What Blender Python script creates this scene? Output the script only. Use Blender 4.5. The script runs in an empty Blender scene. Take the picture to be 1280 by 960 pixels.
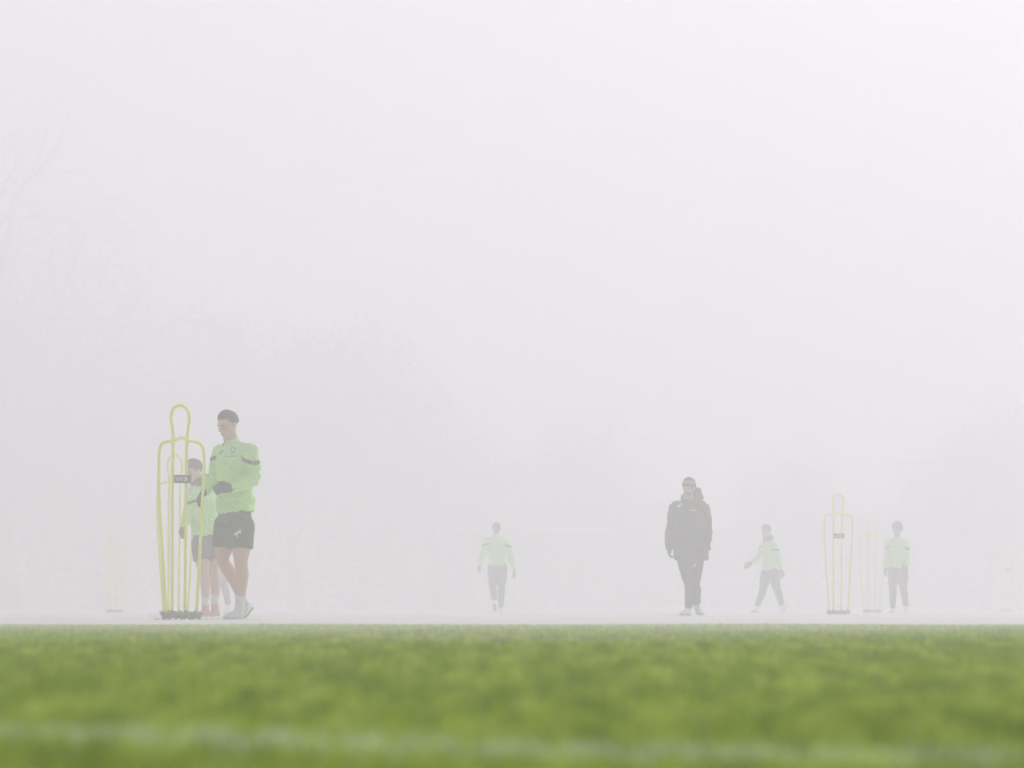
import bpy, bmesh, math, random
import numpy as np
from mathutils import Vector, Matrix, noise
from mathutils.bvhtree import BVHTree

scene = bpy.context.scene
COL = scene.collection
R = math.radians

# ------------------------------------------------------------------ camera
F = 200.0 / 36.0 * 1280.0          # focal length in pixels of the 1280 px wide photograph
EYE = 0.20                          # camera height over the near turf
PITCH_Z = 0.10                      # height of the level pitch the players stand on
HOR = 760.0                         # pixel row of the camera's own level
cam = bpy.data.cameras.new('camera')
cam_ob = bpy.data.objects.new('camera', cam)
COL.objects.link(cam_ob)
cam_ob.location = (0, 0, EYE)
cam_ob.rotation_euler = (R(90), 0, 0)
cam.lens = 200
cam.sensor_width = 36
cam.shift_y = (HOR - 480) / 1280.0
cam.clip_start = 0.3
cam.clip_end = 5000
cam.dof.use_dof = True
cam.dof.focus_distance = 60
cam.dof.aperture_fstop = 10
scene.camera = cam_ob

# ------------------------------------------------------------------ sky and sun
SUN_EL, SUN_AZ = R(28), R(38)
world = bpy.data.worlds.new('World')
scene.world = world
world.use_nodes = True
nt = world.node_tree
nt.nodes.clear()
sky = nt.nodes.new('ShaderNodeTexSky')
sky.sky_type = 'NISHITA'
sky.sun_disc = False
sky.sun_elevation = SUN_EL
sky.sun_rotation = SUN_AZ
sky.air_density = 1.0
sky.dust_density = 4.0
hs = nt.nodes.new('ShaderNodeHueSaturation')   # overcast: the cloud has no blue of its own
hs.inputs['Saturation'].default_value = 0.0
bg = nt.nodes.new('ShaderNodeBackground')
bg.inputs['Strength'].default_value = 0.12
wo = nt.nodes.new('ShaderNodeOutputWorld')
nt.links.new(sky.outputs[0], hs.inputs['Color'])
cl = nt.nodes.new('ShaderNodeMix'); cl.data_type = 'RGBA'; cl.blend_type = 'MULTIPLY'
cl.inputs[0].default_value = 1.0; cl.inputs[7].default_value = (1.0, 0.980, 1.022, 1)   # colour of the cloud
nt.links.new(hs.outputs[0], cl.inputs[6])
nt.links.new(cl.outputs[2], bg.inputs[0])
nt.links.new(bg.outputs[0], wo.inputs[0])

sun = bpy.data.lights.new('sun', 'SUN')
sun.energy = 0.9
sun.angle = R(25)
sun.color = (1.0, 0.98, 1.0)
sun_ob = bpy.data.objects.new('sun', sun)
COL.objects.link(sun_ob)
sun_dir = Vector((math.sin(SUN_AZ) * math.cos(SUN_EL), math.cos(SUN_AZ) * math.cos(SUN_EL), math.sin(SUN_EL)))
sun_ob.rotation_euler = sun_dir.to_track_quat('Z', 'Y').to_euler()

scene.view_settings.view_transform = 'Standard'
scene.view_settings.look = 'None'
scene.view_settings.gamma = 1
scene.view_settings.use_curve_mapping = False
scene.view_settings.exposure = 0.33
scene.cycles.volume_bounces = 2
scene.cycles.max_bounces = 6
scene.cycles.diffuse_bounces = 3
scene.cycles.glossy_bounces = 2
scene.cycles.use_denoising = True

FOG = 0.0138

# ------------------------------------------------------------------ helpers
def link(o, parent=None):
    COL.objects.link(o)
    if parent is not None:
        o.parent = parent
    return o

def tag(o, label=None, cat=None, group=None, kind=None):
    for k, v in (('label', label), ('category', cat), ('group', group), ('kind', kind)):
        if v:
            o[k] = v
    return o

def empty(name, loc, label, cat, group=None):
    o = bpy.data.objects.new(name, None)
    o.empty_display_size = 0.2
    o.location = loc
    link(o)
    return tag(o, label, cat, group)

def mesh_from(name, verts, faces):
    me = bpy.data.meshes.new(name)
    me.from_pydata([tuple(v) for v in verts], [], faces)
    me.update()
    return me

def put(name, me, mat, parent=None, smooth=True):
    me.materials.clear()
    me.materials.append(mat)
    if smooth:
        me.polygons.foreach_set('use_smooth', [True] * len(me.polygons))
    o = bpy.data.objects.new(name, me)
    return link(o, parent)

class MB:
    """collects closed pieces; build() gives one mesh"""
    def __init__(s):
        s.v = []; s.f = []
    def add(s, verts, faces):
        n = len(s.v)
        s.v += [Vector(v) for v in verts]
        s.f += [tuple(i + n for i in f) for f in faces]
    def loft(s, rings, seg=16, cap=True):
        """rings: (centre, ra, rb, axisA or None); ring planes follow the path"""
        cs = [Vector(r[0]) for r in rings]
        verts = []; faces = []
        lastA = None
        for i, r in enumerate(rings):
            t = (cs[min(i + 1, len(cs) - 1)] - cs[max(i - 1, 0)])
            t = t.normalized() if t.length > 1e-9 else Vector((0, 0, 1))
            A = Vector(r[3]) if len(r) > 3 and r[3] is not None else (lastA or (Vector((1, 0, 0)) if abs(t.x) < 0.8 else Vector((0, 1, 0))))
            A = (A - t * A.dot(t)).normalized()
            lastA = A
            B = t.cross(A).normalized()
            for k in range(seg):
                a = 2 * math.pi * k / seg
                verts.append(cs[i] + A * (r[1] * math.cos(a)) + B * (r[2] * math.sin(a)))
        n = len(rings)
        for i in range(n - 1):
            for k in range(seg):
                k2 = (k + 1) % seg
                faces.append((i * seg + k, i * seg + k2, (i + 1) * seg + k2, (i + 1) * seg + k))
        if cap:
            faces.append(tuple(reversed(range(seg))))
            faces.append(tuple((n - 1) * seg + k for k in range(seg)))
        s.add(verts, faces)
    def limb(s, pts, rad, seg=14):
        """rounded limb through points with given radii"""
        P = [Vector(p) for p in pts]
        rings = []
        d0 = (P[0] - P[1]).normalized(); d1 = (P[-1] - P[-2]).normalized()
        rings.append((P[0] + d0 * rad[0] * 0.75, rad[0] * 0.5, rad[0] * 0.5))
        for p, r in zip(P, rad):
            rings.append((p, r, r))
        rings.append((P[-1] + d1 * rad[-1] * 0.75, rad[-1] * 0.5, rad[-1] * 0.5))
        s.loft(rings, seg)
    def ell(s, c, r, ax=None, seg=16, rng=10):
        c = Vector(c)
        X, Y, Z = ax if ax else (Vector((1, 0, 0)), Vector((0, 1, 0)), Vector((0, 0, 1)))
        verts = [c + Z * r[2]]
        for i in range(1, rng):
            th = math.pi * i / rng
            for k in range(seg):
                a = 2 * math.pi * k / seg
                verts.append(c + X * (r[0] * math.sin(th) * math.cos(a)) + Y * (r[1] * math.sin(th) * math.sin(a)) + Z * (r[2] * math.cos(th)))
        verts.append(c - Z * r[2])
        faces = []
        for k in range(seg):
            faces.append((0, 1 + k, 1 + (k + 1) % seg))
        for i in range(rng - 2):
            for k in range(seg):
                a = 1 + i * seg; b = a + seg; k2 = (k + 1) % seg
                faces.append((a + k, b + k, b + k2, a + k2))
        L = len(verts) - 1; a = 1 + (rng - 2) * seg
        for k in range(seg):
            faces.append((L, a + (k + 1) % seg, a + k))
        s.add(verts, faces)
    def box(s, lo, hi):
        x0, y0, z0 = lo; x1, y1, z1 = hi
        s.add([(x0,y0,z0),(x1,y0,z0),(x1,y1,z0),(x0,y1,z0),(x0,y0,z1),(x1,y0,z1),(x1,y1,z1),(x0,y1,z1)],
              [(0,3,2,1),(4,5,6,7),(0,1,5,4),(1,2,6,5),(2,3,7,6),(3,0,4,7)])
    def tube(s, pts, r, seg=8):
        s.loft([(p, r, r) for p in pts], seg)
    def mesh(s, name):
        return mesh_from(name, s.v, s.f)

def fuse(mb, name, voxel, smooth=4):
    """union of the overlapping pieces as one continuous skin"""
    me = mb.mesh(name + '_raw')
    bm = bmesh.new(); bm.from_mesh(me); bmesh.ops.recalc_face_normals(bm, faces=bm.faces); bm.to_mesh(me); bm.free()
    o = bpy.data.objects.new(name + '_raw', me)
    COL.objects.link(o)
    m = o.modifiers.new('r', 'REMESH'); m.mode = 'VOXEL'; m.voxel_size = voxel
    m2 = o.modifiers.new('s', 'SMOOTH'); m2.iterations = smooth; m2.factor = 0.5
    dg = bpy.context.evaluated_depsgraph_get()
    ev = o.evaluated_get(dg)
    out = bpy.data.meshes.new_from_object(ev)
    out.name = name
    bpy.data.objects.remove(o); bpy.data.meshes.remove(me)
    return out

def ruffle(me, amp, sc=(9, 9, 16), seed=0.0, amp2=0.0, calm=None):
    """soft cloth folds"""
    off = Vector((seed * 7.3, seed * 3.1, seed * 5.7))
    ns = [v.normal.copy() for v in me.vertices]
    for v, n in zip(me.vertices, ns):
        p = v.co
        q = Vector((p.x * sc[0], p.y * sc[1], p.z * sc[2] + p.x * 6)) + off
        d = noise.noise(q) * amp
        q2 = q * 2.3 + Vector((3, 1, 9))
        d += (1 - abs(noise.noise(q2)) * 2) * amp2
        if calm is not None: d *= min(1.0, max(0.08, ((p - calm).length - 0.10) / 0.16))
        v.co = p + n * d
    me.update()

def lerp(a, b, t): return a + (b - a) * t

def spline(pts, n=6):
    """Catmull-Rom through pts"""
    P = [Vector(p) for p in pts]
    out = []
    for i in range(len(P) - 1):
        p0 = P[max(i - 1, 0)]; p1 = P[i]; p2 = P[i + 1]; p3 = P[min(i + 2, len(P) - 1)]
        for k in range(n):
            t = k / n
            out.append(0.5 * ((2 * p1) + (p2 - p0) * t + (2 * p0 - 5 * p1 + 4 * p2 - p3) * t * t + (3 * p1 - p0 - 3 * p2 + p3) * t ** 3))
    out.append(P[-1])
    return out

# ------------------------------------------------------------------ materials
MATS = {}
def mat(name, col, rough=0.8, spec=0.3, var=0.12, vscale=40, bump=0.0, bscale=120, sheen=0.0, metal=0.0, coat=0.0):
    if name in MATS: return MATS[name]
    m = bpy.data.materials.new(name); m.use_nodes = True
    t = m.node_tree; b = t.nodes['Principled BSDF']
    b.inputs['Roughness'].default_value = rough
    b.inputs['Specular IOR Level'].default_value = spec
    b.inputs['Sheen Weight'].default_value = sheen
    b.inputs['Metallic'].default_value = metal
    b.inputs['Coat Weight'].default_value = coat
    tc = t.nodes.new('ShaderNodeTexCoord')
    nz = t.nodes.new('ShaderNodeTexNoise'); nz.inputs['Scale'].default_value = vscale; nz.inputs['Detail'].default_value = 4
    t.links.new(tc.outputs['Object'], nz.inputs['Vector'])
    mx = t.nodes.new('ShaderNodeMix'); mx.data_type = 'RGBA'
    mx.inputs[6].default_value = tuple(c * (1 - var) for c in col) + (1,)
    mx.inputs[7].default_value = tuple(min(1, c * (1 + var)) for c in col) + (1,)
    t.links.new(nz.outputs[0], mx.inputs[0])
    t.links.new(mx.outputs[2], b.inputs['Base Color'])
    if bump:
        n2 = t.nodes.new('ShaderNodeTexNoise'); n2.inputs['Scale'].default_value = bscale
        t.links.new(tc.outputs['Object'], n2.inputs['Vector'])
        bp = t.nodes.new('ShaderNodeBump'); bp.inputs['Strength'].default_value = bump; bp.inputs['Distance'].default_value = 0.01
        t.links.new(n2.outputs[0], bp.inputs['Height'])
        t.links.new(bp.outputs[0], b.inputs['Normal'])
    MATS[name] = m
    return m

SKIN = mat('light_skin', (0.62, 0.37, 0.28), 0.55, 0.4, 0.10, 30)
SKIN_T = mat('tan_skin', (0.30, 0.16, 0.10), 0.55, 0.4, 0.10, 30)
SKIN_D = mat('dark_skin', (0.10, 0.055, 0.038), 0.5, 0.4, 0.10, 30)
HAIR = mat('dark_hair', (0.016, 0.011, 0.010), 0.75, 0.3, 0.4, 90, bump=0.6, bscale=160)
BEARD = mat('brown_beard', (0.17, 0.095, 0.07), 0.85, 0.2, 0.3, 90)
BLACK = mat('black_cloth', (0.010, 0.010, 0.011), 0.85, 0.15, 0.2, 20, bump=0.3, bscale=60)
COAT = mat('padded_black_cloth', (0.009, 0.008, 0.009), 0.65, 0.3, 0.2, 12, bump=0.5, bscale=35)
GLOVE = mat('black_knit', (0.012, 0.012, 0.013), 0.9, 0.15, 0.3, 80)
WHITE = mat('white_print', (0.8, 0.8, 0.8), 0.6, 0.3, 0.03)
SOCK = mat('white_sock', (0.74, 0.76, 0.80), 0.9, 0.2, 0.06, 60, bump=0.3, bscale=200)
BOOT_W = mat('white_boot', (0.74, 0.75, 0.80), 0.4, 0.5, 0.05, 25)
BOOT_R = mat('coral_boot', (0.70, 0.31, 0.26), 0.4, 0.5, 0.12, 25)
SOLE_B = mat('pale_blue_sole', (0.42, 0.60, 0.80), 0.4, 0.5, 0.08, 25)
SOLE_D = mat('dark_sole', (0.10, 0.11, 0.10), 0.6, 0.4, 0.2, 40)
PIPE = mat('neon_yellow_coated_steel', (0.90, 1.0, 0.05), 0.42, 0.5, 0.08, 14, coat=0.2)
RUBBER = mat('black_rubber', (0.20, 0.19, 0.19), 0.8, 0.3, 0.35, 25, bump=0.4, bscale=60)
PLATE = mat('dark_plate', (0.035, 0.037, 0.042), 0.5, 0.4, 0.15, 30)
PRINT = mat('pale_grey_print', (0.55, 0.55, 0.62), 0.6, 0.3, 0.05)
GOALW = mat('white_painted_metal', (0.82, 0.82, 0.82), 0.4, 0.5, 0.04, 6)
EYE_M = mat('eye_dark', (0.04, 0.03, 0.03), 0.2, 0.6, 0.1)
LIP = mat('lip', (0.36, 0.14, 0.11), 0.5, 0.4, 0.1)
GREYP = mat('grey_green_print', (0.24, 0.46, 0.24), 0.7, 0.2, 0.05)

def shirt_material():
    """neon green knit; the black sleeve stripe and the paler chest yoke come from mesh attributes"""
    m = bpy.data.materials.new('mint_green_knit'); m.use_nodes = True
    t = m.node_tree; b = t.nodes['Principled BSDF']
    b.inputs['Roughness'].default_value = 0.85; b.inputs['Specular IOR Level'].default_value = 0.2
    b.inputs['Sheen Weight'].default_value = 0.2
    tc = t.nodes.new('ShaderNodeTexCoord')
    nz = t.nodes.new('ShaderNodeTexNoise'); nz.inputs['Scale'].default_value = 14
    t.links.new(tc.outputs['Object'], nz.inputs['Vector'])
    c1 = t.nodes.new('ShaderNodeMix'); c1.data_type = 'RGBA'
    c1.inputs[6].default_value = (0.50, 1.0, 0.22, 1); c1.inputs[7].default_value = (0.60, 1.0, 0.34, 1)
    t.links.new(nz.outputs[0], c1.inputs[0])
    def attr(n):
        a = t.nodes.new('ShaderNodeAttribute'); a.attribute_name = n; return a
    def step(val, lo, hi):
        mr = t.nodes.new('ShaderNodeMapRange'); mr.inputs[1].default_value = lo; mr.inputs[2].default_value = hi
        t.links.new(val, mr.inputs[0]); return mr.outputs[0]
    yo = t.nodes.new('ShaderNodeMix'); yo.data_type = 'RGBA'
    # fine mottled print on chest and shoulders
    vz = t.nodes.new('ShaderNodeTexVoronoi'); vz.inputs['Scale'].default_value = 70
    t.links.new(tc.outputs['Object'], vz.inputs['Vector'])
    pr = t.nodes.new('ShaderNodeMath'); pr.operation = 'MULTIPLY'
    t.links.new(step(vz.outputs['Distance'], 0.25, 0.5), pr.inputs[0])
    t.links.new(step(attr('yoke').outputs['Fac'], 0.0, 0.06), pr.inputs[1])
    pr2 = t.nodes.new('ShaderNodeMath'); pr2.operation = 'MULTIPLY'; pr2.inputs[1].default_value = 0.8
    t.links.new(pr.outputs[0], pr2.inputs[0])
    t.links.new(pr2.outputs[0], yo.inputs[0])
    t.links.new(c1.outputs[2], yo.inputs[6]); yo.inputs[7].default_value = (0.62, 0.95, 0.52, 1)
    bd = t.nodes.new('ShaderNodeMix'); bd.data_type = 'RGBA'
    t.links.new(step(attr('band').outputs['Fac'], -0.003, 0.003), bd.inputs[0])
    t.links.new(yo.outputs[2], bd.inputs[6]); bd.inputs[7].default_value = (0.03, 0.035, 0.04, 1)
    t.links.new(bd.outputs[2], b.inputs['Base Color'])
    n2 = t.nodes.new('ShaderNodeTexNoise'); n2.inputs['Scale'].default_value = 22; n2.inputs['Detail'].default_value = 5
    n2.inputs['Distortion'].default_value = 0.6
    t.links.new(tc.outputs['Object'], n2.inputs['Vector'])
    bp = t.nodes.new('ShaderNodeBump'); bp.inputs['Strength'].default_value = 0.9; bp.inputs['Distance'].default_value = 0.03
    t.links.new(n2.outputs[0], bp.inputs['Height']); t.links.new(bp.outputs[0], b.inputs['Normal'])
    return m
SHIRT = shirt_material()

def turf_colour(t, vec_out, blades):
    """green of the turf with lighter and darker patches, and the chalk touchline"""
    def N(typ): return t.nodes.new(typ)
    n1 = N('ShaderNodeTexNoise'); n1.inputs['Scale'].default_value = 2.2; n1.inputs['Detail'].default_value = 5
    n2 = N('ShaderNodeTexNoise'); n2.inputs['Scale'].default_value = 14; n2.inputs['Detail'].default_value = 3
    mp = N('ShaderNodeMapping'); mp.inputs['Scale'].default_value = (8.0, 0.55, 1)
    t.links.new(vec_out, mp.inputs['Vector'])
    t.links.new(mp.outputs[0], n1.inputs['Vector']); t.links.new(vec_out, n2.inputs['Vector'])
    ramp = N('ShaderNodeValToRGB')
    e = ramp.color_ramp.elements
    e[0].position = 0.36; e[0].color = (0.25, 0.35, 0.014, 1)
    e[1].position = 0.66; e[1].color = (0.52, 0.64, 0.10, 1)
    x = e.new(0.5); x.color = (0.37, 0.49, 0.035, 1)
    ad = N('ShaderNodeMath'); ad.operation = 'MULTIPLY_ADD'; ad.inputs[1].default_value = 0.6; ad.inputs[2].default_value = -0.30
    t.links.new(n2.outputs[0], ad.inputs[0])
    sm = N('ShaderNodeMath'); sm.operation = 'ADD'
    t.links.new(n1.outputs[0], sm.inputs[0]); t.links.new(ad.outputs[0], sm.inputs[1])
    t.links.new(sm.outputs[0], ramp.inputs[0])
    # chalk touchline: distance from the line through two points of the ground
    (ax, ay), (bx, by) = LINE
    L = math.hypot(bx - ax, by - ay); nx, ny = -(by - ay) / L, (bx - ax) / L
    dp = N('ShaderNodeVectorMath'); dp.operation = 'DOT_PRODUCT'; dp.inputs[1].default_value = (nx, ny, 0)
    t.links.new(vec_out, dp.inputs[0])
    sb = N('ShaderNodeMath'); sb.operation = 'SUBTRACT'; sb.inputs[1].default_value = nx * ax + ny * ay
    t.links.new(dp.outputs['Value'], sb.inputs[0])
    ab = N('ShaderNodeMath'); ab.operation = 'ABSOLUTE'; t.links.new(sb.outputs[0], ab.inputs[0])
    mr = N('ShaderNodeMapRange'); mr.inputs[1].default_value = LINE_W; mr.inputs[2].default_value = LINE_W * 0.7
    mr.inputs[3].default_value = 0; mr.inputs[4].default_value = 1
    t.links.new(ab.outputs[0], mr.inputs[0])
    n3 = N('ShaderNodeTexNoise'); n3.inputs['Scale'].default_value = 5; n3.inputs['Detail'].default_value = 3
    t.links.new(vec_out, n3.inputs['Vector'])
    r3 = N('ShaderNodeMapRange'); r3.inputs[1].default_value = 0.38; r3.inputs[2].default_value = 0.62; r3.inputs[3].default_value = 0.45; r3.inputs[4].default_value = 0.85
    t.links.new(n3.outputs[0], r3.inputs[0])
    ml = N('ShaderNodeMath'); ml.operation = 'MULTIPLY'
    t.links.new(mr.outputs[0], ml.inputs[0]); t.links.new(r3.outputs[0], ml.inputs[1])
    mx = N('ShaderNodeMix'); mx.data_type = 'RGBA'
    t.links.new(ml.outputs[0], mx.inputs[0]); t.links.new(ramp.outputs[0], mx.inputs[6])
    mx.inputs[7].default_value = (0.66, 0.77, 0.58, 1)
    return mx.outputs[2]

LINE = ((-0.48, 5.30), (0.43, 4.75))
LINE_W = 0.13

# ------------------------------------------------------------------ the ground
PROFILE_Y = [-600, 4, 6, 10, 15, 20, 28, 600]
PROFILE_Z = [0.055, 0.055, 0.070, 0.085, 0.090, 0.095, PITCH_Z, PITCH_Z]
def ground_z(y): return float(np.interp(y, PROFILE_Y, PROFILE_Z))

def build_ground():
    ys = [-600, -200, -60, -20, -5, 0, 2, 4, 6, 8, 10, 12.5, 15, 17.5, 20, 24, 28] + [31, 36, 45, 60, 80, 120, 200, 350, 600]
    xs = [-600, -250, -100, -40, -15, -6, -2, 0, 2, 6, 15, 40, 100, 250, 600]
    v = [(x, y, ground_z(y)) for y in ys for x in xs]
    n = len(xs)
    f = [(j * n + i, j * n + i + 1, (j + 1) * n + i + 1, (j + 1) * n + i) for j in range(len(ys) - 1) for i in range(n - 1)]
    me = mesh_from('ground', v, f)
    m = bpy.data.materials.new('wet_pitch'); m.use_nodes = True
    t = m.node_tree; b = t.nodes['Principled BSDF']
    tc = t.nodes.new('ShaderNodeTexCoord')
    green = turf_colour(t, tc.outputs['Object'], False)
    # fog paleness painted into the ground colour beyond the near turf
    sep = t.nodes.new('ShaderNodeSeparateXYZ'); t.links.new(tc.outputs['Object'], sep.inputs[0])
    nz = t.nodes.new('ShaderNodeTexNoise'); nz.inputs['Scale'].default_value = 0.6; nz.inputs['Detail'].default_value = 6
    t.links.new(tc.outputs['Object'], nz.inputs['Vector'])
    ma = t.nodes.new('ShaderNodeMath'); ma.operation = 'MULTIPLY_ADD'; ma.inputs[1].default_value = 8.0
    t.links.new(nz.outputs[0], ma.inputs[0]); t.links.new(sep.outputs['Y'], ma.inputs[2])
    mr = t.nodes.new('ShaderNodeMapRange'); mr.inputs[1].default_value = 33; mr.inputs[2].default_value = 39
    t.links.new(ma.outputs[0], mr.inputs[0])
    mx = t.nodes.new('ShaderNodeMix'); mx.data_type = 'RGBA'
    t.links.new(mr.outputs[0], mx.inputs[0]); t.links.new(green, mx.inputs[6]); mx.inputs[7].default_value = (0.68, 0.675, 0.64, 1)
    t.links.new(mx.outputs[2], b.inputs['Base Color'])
    b.inputs['Roughness'].default_value = 0.7
    b.inputs['Coat Weight'].default_value = 0.5
    b.inputs['Coat Roughness'].default_value = 0.35
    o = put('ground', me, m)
    tag(o, kind='structure')
build_ground()

def build_grass():
    rng = np.random.default_rng(7)
    N = 560000
    u = rng.random(N)
    y = 3.7 + 26.3 * u ** 1.25
    hw = 1.4 + y * 0.12
    x = (rng.random(N) * 2 - 1) * hw
    # loose blades, painted haze-pale, where boots and mannequin bases stand in the turf
    SPOTS = [(227, 49.0, .32), (292, 49.6, .34), (220, 65, .32), (259, 63.2, .3), (861, 75.9, .34), (1048, 87.6, .34), (621, 115.4, .3),
             (961, 113.6, .45), (1122, 112.5, .35), (1090, 114, .34), (143, 118, .34), (275, 107.8, .3)]
    per = 160
    for k_, (px_, d_, rr_) in enumerate(SPOTS):
        a0 = k_ * per; ang = rng.random(per) * 2 * np.pi; rad_ = rr_ * np.sqrt(rng.random(per))
        x[a0:a0 + per] = (px_ - 640) / F * d_ + rad_ * np.cos(ang); y[a0:a0 + per] = d_ + rad_ * np.sin(ang)
    # tussocks: pull blades a little toward clump centres
    gx = np.round(x / 0.07 + rng.normal(0, .25, N)) * 0.07; gy = np.round(y / 0.07) * 0.07
    x = x * 0.6 + gx * 0.4; y = y * 0.6 + gy * 0.4
    z = np.interp(y, PROFILE_Y, PROFILE_Z)
    h = rng.uniform(0.016, 0.030, N) * (1 + 0.25 * np.sin(x * 3.1 + 1.3 * np.sin(y * 1.7)) * np.sin(y * 2.3))
    h *= np.where(y > 26, np.clip((33 - y) / 7, 0.6, 1), 1)
    w = rng.uniform(0.0016, 0.0036, N) * np.clip(y / 22, 1, 2)
    a = rng.uniform(0, 2 * np.pi, N)
    lean = rng.uniform(0.0, 0.6, N) * h; la = rng.uniform(0, 2 * np.pi, N)
    dx, dy = np.cos(a) * w, np.sin(a) * w
    V = np.empty((N, 5, 3), np.float32)
    V[:, 0] = np.stack([x - dx, y - dy, z - 0.002], 1); V[:, 1] = np.stack([x + dx, y + dy, z - 0.002], 1)
    mxp = x + np.cos(la) * lean * .35; myp = y + np.sin(la) * lean * .35
    V[:, 2] = np.stack([mxp + dx * .8, myp + dy * .8, z + h * .6], 1)
    V[:, 3] = np.stack([mxp - dx * .8, myp - dy * .8, z + h * .6], 1)
    V[:, 4] = np.stack([x + np.cos(la) * lean, y + np.sin(la) * lean, z + h], 1)
    me = bpy.data.meshes.new('grass')
    me.vertices.add(N * 5); me.vertices.foreach_set('co', V.ravel())
    base = (np.arange(N) * 5)[:, None]
    loops = np.concatenate([base + np.array([0, 1, 2, 3]), base + np.array([3, 2, 4])], 1).astype(np.int32).ravel()
    me.loops.add(N * 7); me.loops.foreach_set('vertex_index', loops)
    me.polygons.add(N * 2)
    st = np.stack([np.arange(N) * 7, np.arange(N) * 7 + 4], 1).astype(np.int32).ravel()
    me.polygons.foreach_set('loop_start', st)
    me.update(calc_edges=True); me.validate()
    tone = rng.normal(0, 1, N).astype(np.float32)
    at = me.attributes.new('tone', 'FLOAT', 'POINT'); at.data.foreach_set('value', np.repeat(tone, 5))
    m = bpy.data.materials.new('grass_blades'); m.use_nodes = True
    t = m.node_tree; b = t.nodes['Principled BSDF']
    tc = t.nodes.new('ShaderNodeTexCoord')
    c = turf_colour(t, tc.outputs['Object'], True)
    a_ = t.nodes.new('ShaderNodeAttribute'); a_.attribute_name = 'tone'
    mr = t.nodes.new('ShaderNodeMapRange'); mr.inputs[1].default_value = -2; mr.inputs[2].default_value = 2; mr.inputs[3].default_value = 0.65; mr.inputs[4].default_value = 1.35
    t.links.new(a_.outputs['Fac'], mr.inputs[0])
    # haze painted into the blade colour, whiter toward the open pitch
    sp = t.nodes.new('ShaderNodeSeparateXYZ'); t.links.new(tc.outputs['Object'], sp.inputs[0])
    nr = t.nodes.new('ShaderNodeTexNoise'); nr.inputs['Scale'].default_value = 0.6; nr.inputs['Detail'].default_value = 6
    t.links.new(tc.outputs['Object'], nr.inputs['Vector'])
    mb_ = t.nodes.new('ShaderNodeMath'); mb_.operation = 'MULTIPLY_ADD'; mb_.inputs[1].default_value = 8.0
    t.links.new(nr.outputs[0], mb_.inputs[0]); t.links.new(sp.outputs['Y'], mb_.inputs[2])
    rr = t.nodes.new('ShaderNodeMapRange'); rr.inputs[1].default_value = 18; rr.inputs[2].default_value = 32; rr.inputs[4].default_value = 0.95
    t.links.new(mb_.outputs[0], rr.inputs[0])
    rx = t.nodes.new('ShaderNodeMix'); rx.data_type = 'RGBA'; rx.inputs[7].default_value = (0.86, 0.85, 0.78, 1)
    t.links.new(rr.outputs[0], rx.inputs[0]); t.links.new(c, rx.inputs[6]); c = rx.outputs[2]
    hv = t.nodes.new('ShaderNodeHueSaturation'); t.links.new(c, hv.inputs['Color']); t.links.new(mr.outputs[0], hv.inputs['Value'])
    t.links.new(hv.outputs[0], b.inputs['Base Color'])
    b.inputs['Roughness'].default_value = 0.55
    tr = t.nodes.new('ShaderNodeBsdfTranslucent'); t.links.new(hv.outputs[0], tr.inputs[0])
    ms = t.nodes.new('ShaderNodeMixShader'); ms.inputs[0].default_value = 0.3
    t.links.new(b.outputs[0], ms.inputs[1]); t.links.new(tr.outputs[0], ms.inputs[2])
    t.links.new(ms.outputs[0], t.nodes['Material Output'].inputs['Surface'])
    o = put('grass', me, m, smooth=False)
    tag(o, 'short mown green turf filling the foreground', 'grass', kind='stuff')
build_grass()

# ------------------------------------------------------------------ the haze
def build_haze():
    mb = MB(); mb.box((-640, -640, -1.0), (640, 640, 23.0))
    m = bpy.data.materials.new('fog_air'); m.use_nodes = True
    t = m.node_tree; t.nodes.clear()
    out = t.nodes.new('ShaderNodeOutputMaterial'); pv = t.nodes.new('ShaderNodeVolumePrincipled')
    pv.inputs['Color'].default_value = (0.960, 0.948, 0.985, 1)
    pv.inputs['Density'].default_value = FOG
    pv.inputs['Anisotropy'].default_value = 0.45
    t.links.new(pv.outputs[0], out.inputs['Volume'])
    o = put('haze', mb.mesh('haze'), m, smooth=False)
    tag(o, 'thick pale fog lying over the whole pitch', 'fog', kind='stuff')
build_haze()

# ------------------------------------------------------------------ training mannequins
def at(px, d): return ((px - 640.0) / F * d, d, PITCH_Z)

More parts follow.
